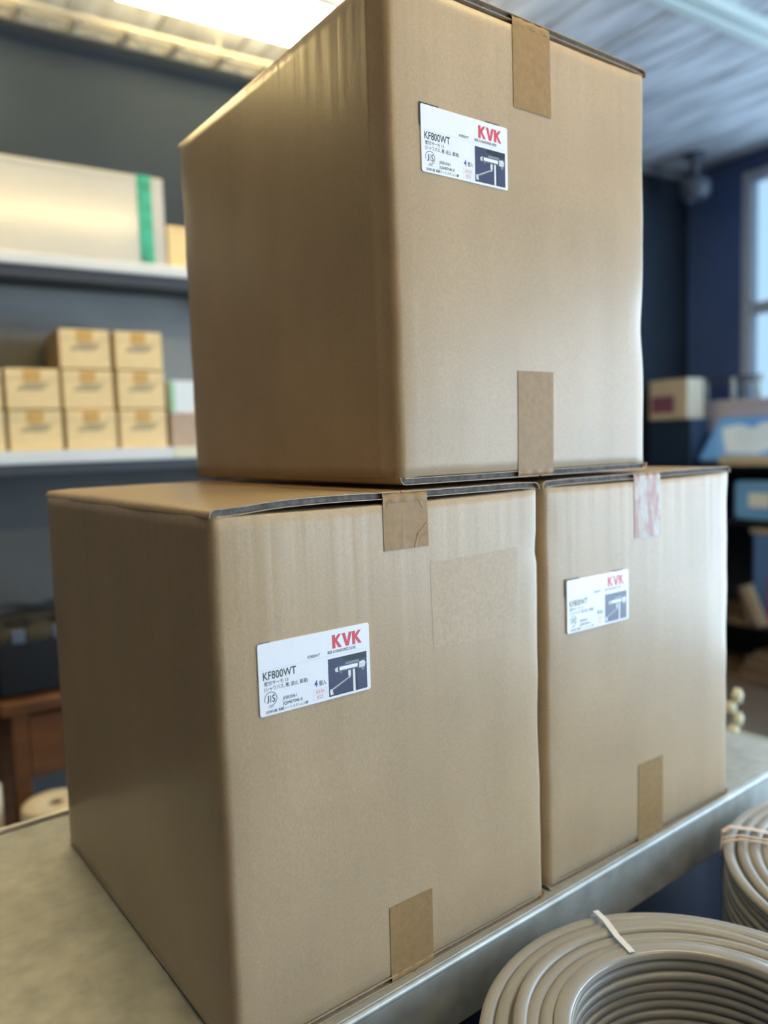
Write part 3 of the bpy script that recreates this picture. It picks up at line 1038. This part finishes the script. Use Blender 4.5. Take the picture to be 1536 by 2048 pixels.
t = thing('tan_carton', 'plain tan carton under the green and white packet on lower shelf', 'box', (0.700, 2.03, S2 + 0.0005))
obj('body', box((-0.095, 0, 0), (0.095, 0.24, 0.112), 0.003, 2), mat('pinkish_tan_card', (0.46, 0.32, 0.22), 0.6, noise_scale=20, noise_amt=0.06), t)
obj('flap_seam', box((-0.0945, -0.0008, 0.099), (0.0945, 0.001, 0.1005)), M['smudge'], t)
t = thing('packet', 'white packet with green edges standing on the tan carton', 'packet', (0.668, 2.045, S2 + 0.113))
obj('body', box((-0.056, 0, 0), (0.056, 0.13, 0.108), 0.003, 2), M['white_card'], t)
for x in (-0.056, 0.040):
    obj('green_stripe', box((x + 0.0005, -0.0008, 0.004), (x + 0.016, 0.001, 0.104)), M['green_pale'], t)

t = thing('long_box', 'long glossy cream box with a green tape band on the upper shelf', 'box', (-0.05, 2.02, S1 + 0.0005))
obj('body', box((-0.80, 0, 0), (0.668, 0.27, 0.278), 0.006, 3), M['white_film'], t)
obj('lid_edge', box((-0.79, -0.001, 0.262), (0.660, 0.001, 0.2635)), M['beige_board'], t)
bm = bmesh.new()
add_box(bm, (0.582, -0.0012, 0.0005), (0.628, 0.0, 0.2785))
add_box(bm, (0.582, 0.0, 0.2780), (0.628, 0.26, 0.2792))
obj('green_tape_band', bm_mesh(bm), M['green'], t)
t = thing('short_carton', 'short brown carton right of the long cream box on the upper shelf', 'box', (0.725, 2.03, S1 + 0.0005))
obj('body', box((-0.098, 0, 0), (0.098, 0.24, 0.135), 0.003, 2), M['yellow_carton'], t)
obj('flap_seam', box((-0.0975, -0.0008, 0.118), (0.0975, 0.001, 0.1195)), M['smudge'], t)

# ------------------------------------------------------------------ behind the table on the left
t = thing('wooden_side_table', 'orange brown wooden table behind the work table at left', 'table', (0.30, 1.60, 0))
obj('top', box((-0.31, -0.02, 0.578), (0.62, 0.50, 0.612), 0.006, 2), M['wood'], t)
obj('drawer_front', box((-0.245, 0.0, 0.40), (0.56, 0.02, 0.565), 0.004, 1), M['wood'], t)
obj('back_panel', box((-0.245, 0.46, 0.40), (0.56, 0.478, 0.578)), M['wood'], t)
for x in (-0.285, 0.56):
    for y in (0.0, 0.44):
        obj('leg', box((x, y, 0.0), (x + 0.042, y + 0.042, 0.578), 0.004, 1), M['wood'], t)
t = thing('black_case', 'black box-like case with glossy lid on the wooden table', 'case', (0.15, 1.63, 0.6125))
obj('body', box((-0.155, 0.0, 0), (0.30, 0.32, 0.150), 0.008, 2), M['black'], t)
obj('lid', grid_mesh(24, 16, lambda u, v: (-0.160 + 0.465 * u, -0.004 + 0.33 * v, 0.150 + 0.055 * min(1, v * 3) * (1 - 0.3 * v) + 0.012 * noise.noise(Vector((u * 7, v * 5, 1.2))) * min(1, u * 8, (1 - u) * 8, v * 8))), M['black_gloss'], t)
for x in (-0.10, 0.0, 0.1):
    obj('highlight_block', box((x - 0.016, -0.008, 0.140), (x + 0.016, 0.002, 0.176), 0.003, 1), M['spot'], t)  # added slate blocks stand in for soft highlights on the case

def roll(label, loc, r, h_, core):
    t_ = thing('paper_roll', label, 'roll', loc, 0, 'upright paper rolls behind the table')
    obj('winding', lathe([(core, h_ - 0.002), (core + 0.004, h_), (r * 0.6, h_ - 0.0015), (r - 0.006, h_), (r, h_ - 0.006), (r, 0.004), (r - 0.004, 0), (core, 0)], 48, close=True), M['paper_roll'], t_)
    obj('core', lathe([(core - 0.004, h_ - 0.004), (core, h_ - 0.003), (core, 0.002), (core - 0.004, 0.002)], 32, close=True), M['core'], t_)

roll('cream paper roll standing upright beside the work table rim', (0.088, 1.46, 0), 0.078, 0.385, 0.016)
roll('greyer paper roll at the left frame edge beside the cream roll', (-0.105, 1.56, 0), 0.085, 0.425, 0.018)

# ------------------------------------------------------------------ beyond the table end
t = thing('grey_stand', 'low grey green metal stand beyond the right end of the work table', 'stand', (1.28, 0.20, 0), R(5))
obj('stand_top', box((-0.20, -0.30, 0.575), (0.045, 0.32, 0.60), 0.004, 1), M['bench'], t)
for x in (-0.19, 0.0):
    for y in (-0.29, 0.27):
        obj('leg', box((x, y, 0), (x + 0.035, y + 0.035, 0.575)), M['bench'], t)
fz = 0.6005
for i, (dx, h_, nm) in enumerate(((0.0, 0.024, 'cream plastic fitting at the bottom of the column behind the right carton'), (0.006, 0.026, 'cream plastic fitting second from the bottom of the column'),
                                  (-0.004, 0.022, 'cream plastic fitting third from the bottom of the column'), (0.005, 0.028, 'cream plastic fitting on top of the column'))):
    t = thing('pipe_fitting', nm, 'fitting', (1.262 + dx, 0.408 - dx, fz), 0, 'cream plastic fittings in a column')
    r_ = 0.0095
    obj('barrel', lathe([(0.006, 0), (r_ * 0.86, 0), (r_ * 0.90, h_ * 0.25), (r_, h_ * 0.45), (r_ * 1.02, h_ * 0.62), (r_ * 0.86, h_ * 0.80), (r_ * 0.8, h_), (0.006, h_)], 20, close=True), M['cream'], t)
    obj('collar', lathe([(r_ * 0.9, h_ * 0.44), (r_ * 1.16, h_ * 0.48), (r_ * 1.16, h_ * 0.62), (r_ * 0.9, h_ * 0.66)], 20, close=True), M['cream'], t)
    fz += h_ + 0.0003

# ------------------------------------------------------------------ rack along the right wall
t = thing('dark_rack', 'dark open storage rack along the window wall', 'rack', (3.3, 0.85, 0))
RY0, RY1 = -0.75, 1.48
obj('back_panel', box((0.40, RY0, 0.0), (0.42, RY1, 1.06)), M['dark_blue'], t)
for z in (0.0, 0.285, 0.79, 1.055):
    obj('shelf_board', box((0.0, RY0, z), (0.40, RY1, z + 0.025), 0.002, 1), M['brown_board'] if z < 0.5 else M['dark_blue'], t)
for y in (RY0, 0.98, RY1 - 0.03):
    obj('upright', box((-0.012, y, 0.0), (0.012, y + 0.03, 1.08)), M['dark_blue'], t)
RT = 1.081   # top surface
def rbox(name, label, cat, lo, hi, m_, bevel=0.004, parts=(), rot=None):
    c = ((lo[0] + hi[0]) / 2, (lo[1] + hi[1]) / 2, lo[2])
    t_ = thing(name, label, cat, c, 0)
    if rot:
        t_.rotation_euler = rot
    obj('body', box((lo[0] - c[0], lo[1] - c[1], 0), (hi[0] - c[0], hi[1] - c[1], hi[2] - lo[2]), bevel, 2), m_, t_)
    for nm, a, b, mm in parts:
        obj(nm, box((a[0] - c[0], a[1] - c[1], a[2] - c[2]), (b[0] - c[0], b[1] - c[1], b[2] - c[2])), mm, t_)
    return t_

rbox('black_carton', 'black square box on the rack right of the top carton', 'box', (3.32, 2.015, RT), (3.47, 2.285, 1.318), M['navy_card'], 0.004,
     (('lid_edge', (3.3185, 2.016, 1.296), (3.32, 2.284, 1.298), M['black']),))
rbox('red_packet', 'small red packet behind the black square box', 'packet', (3.40, 2.288, RT), (3.55, 2.325, 1.345), M['red'], 0.003,
     (('band', (3.3985, 2.289, 1.20), (3.40, 2.324, 1.24), M['white_card']),))
rbox('printed_carton', 'beige carton with purple print on top of the black square box', 'box', (3.33, 2.045, 1.3185), (3.47, 2.285, 1.530), M['pale_carton'], 0.004,
     (('purple_print', (3.3285, 2.125, 1.355), (3.33, 2.270, 1.445), M['purple']),))
# glossy display tablet-like case leaning back
t = thing('glossy_case', 'glossy blue plastic case leaning back on the rack under the window', 'case', (3.345, 1.55, RT + 0.0230), 0)
t.rotation_euler = (0, R(40), 0)
obj('body', box((0, -0.32, 0), (0.035, 0.445, 0.285), 0.010, 3), M['gloss_blue'], t)
obj('painted_reflection', mesh([(-0.0008, 0.395, 0.207), (-0.0008, 0.30, 0.043), (-0.0008, 0.13, 0.037), (-0.0008, 0.05, 0.073), (-0.0008, -0.06, 0.067), (-0.0008, 0.02, 0.238), (-0.0008, 0.18, 0.238), (-0.0008, 0.22, 0.201), (-0.0008, 0.30, 0.232)],
                         [(0, 1, 2, 3, 4, 5, 6, 7, 8)]), M['gloss_white'], t)  # white shape paints the window's reflection on to the case
rbox('lilac_box', 'pale lilac flat box between the glossy case and the window', 'box', (3.58, 1.70, 1.24), (3.68, 2.20, 1.412), M['pale_pink'], 0.004,
     (('lid_line', (3.5785, 1.702, 1.379), (3.58, 2.198, 1.381), M['purple']),))
rbox('dark_box', 'dark box under the pale lilac box', 'box', (3.575, 1.68, RT), (3.69, 2.05, 1.2395), M['dark_blue'], 0.004,
     (('label_strip', (3.5735, 1.75, 1.15), (3.575, 1.85, 1.19), M['white_card']),))
t = thing('wire_rack', 'small grey wire stand before the navy wall beside the window', 'wire stand', (3.63, 1.98, 1.4125))
for y in (-0.14, 0.0, 0.16):
    obj('post', tube([(0, y, 0), (0, y, 0.118)], 0.014 if y < 0.1 else 0.008, 10), M['rail'], t)
for z in (0.118, 0.098):
    obj('crossbar', tube([(0, -0.16, z), (0, 0.20, z)], 0.007, 8), M['spot'], t)
# front row on the lower step of the rack
rbox('flat_carton', 'flat pale yellow carton on the rack right of the lower carton', 'box', (3.24, 1.30, RT - 0.0), (3.325, 1.80, RT + 0.045), M['pale_carton'], 0.003,
     (('seam', (3.2385, 1.302, RT + 0.02), (3.24, 1.798, RT + 0.022), M['smudge']),))
rbox('blue_pack', 'shiny light blue pack on the upper rack shelf', 'pack', (3.27, 1.40, 0.8155), (3.50, 1.74, 1.005), M['gloss_blue'], 0.02,
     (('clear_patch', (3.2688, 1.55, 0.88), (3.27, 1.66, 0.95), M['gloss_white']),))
rbox('blue_bin', 'blue grey plastic bin standing on the low rack shelf', 'bin', (3.30, 1.36, 0.3105), (3.60, 1.655, 0.772), M['blue_grey'], 0.012,
     (('rim', (3.292, 1.352, 0.752), (3.608, 1.663, 0.775), M['beige_board']),))
t = rbox('leaning_board', 'pale beige board leaning on the low rack shelf', 'board', (3.255, 1.545, 0.3135), (3.268, 1.60, 0.52), M['beige_board'], 0.002,
     (('edge_strip', (3.2535, 1.546, 0.314), (3.255, 1.552, 0.519), M['white_card']),))
t.rotation_euler = (R(-24), 0, 0)
t = rbox('narrow_board', 'narrow grey brown strip leaning left of the pale beige board', 'board', (3.258, 1.625, 0.3135), (3.268, 1.650, 0.500), M['brown_board'], 0.002,
     (('edge_strip', (3.2565, 1.626, 0.314), (3.258, 1.630, 0.499), M['beige_board']),))
t.rotation_euler = (R(-18), 0, 0)
rbox('red_carton', 'narrow red upright carton before the blue grey bin', 'box', (3.276, 1.53, 0.3105), (3.29, 1.56, 0.56), M['red'], 0.005,
     (('groove', (3.2748, 1.531, 0.50), (3.276, 1.559, 0.505), M['black']),))
for i, (y0, y1, z0, z1, lb) in enumerate(((1.40, 1.72, 0.0255, 0.085, 'dull brown board on the bottom rack shelf, lowest of three'), (1.46, 1.70, 0.0855, 0.135, 'dull brown board on the bottom rack shelf, middle of three'),
                                          (1.38, 1.66, 0.1355, 0.165, 'dull brown board on the bottom rack shelf, uppermost of three'))):
    rbox('brown_board', lb, 'board', (3.31 + 0.01 * i, y0, z0), (3.62, y1, z1), M['brown_board'], 0.004,
         (('end_grain', (3.3085 + 0.01 * i, y0 + 0.002, z0 + 0.01), (3.31 + 0.01 * i, y1 - 0.002, z0 + 0.014), M['beige_board']),))['group'] = 'boards on the bottom rack shelf'
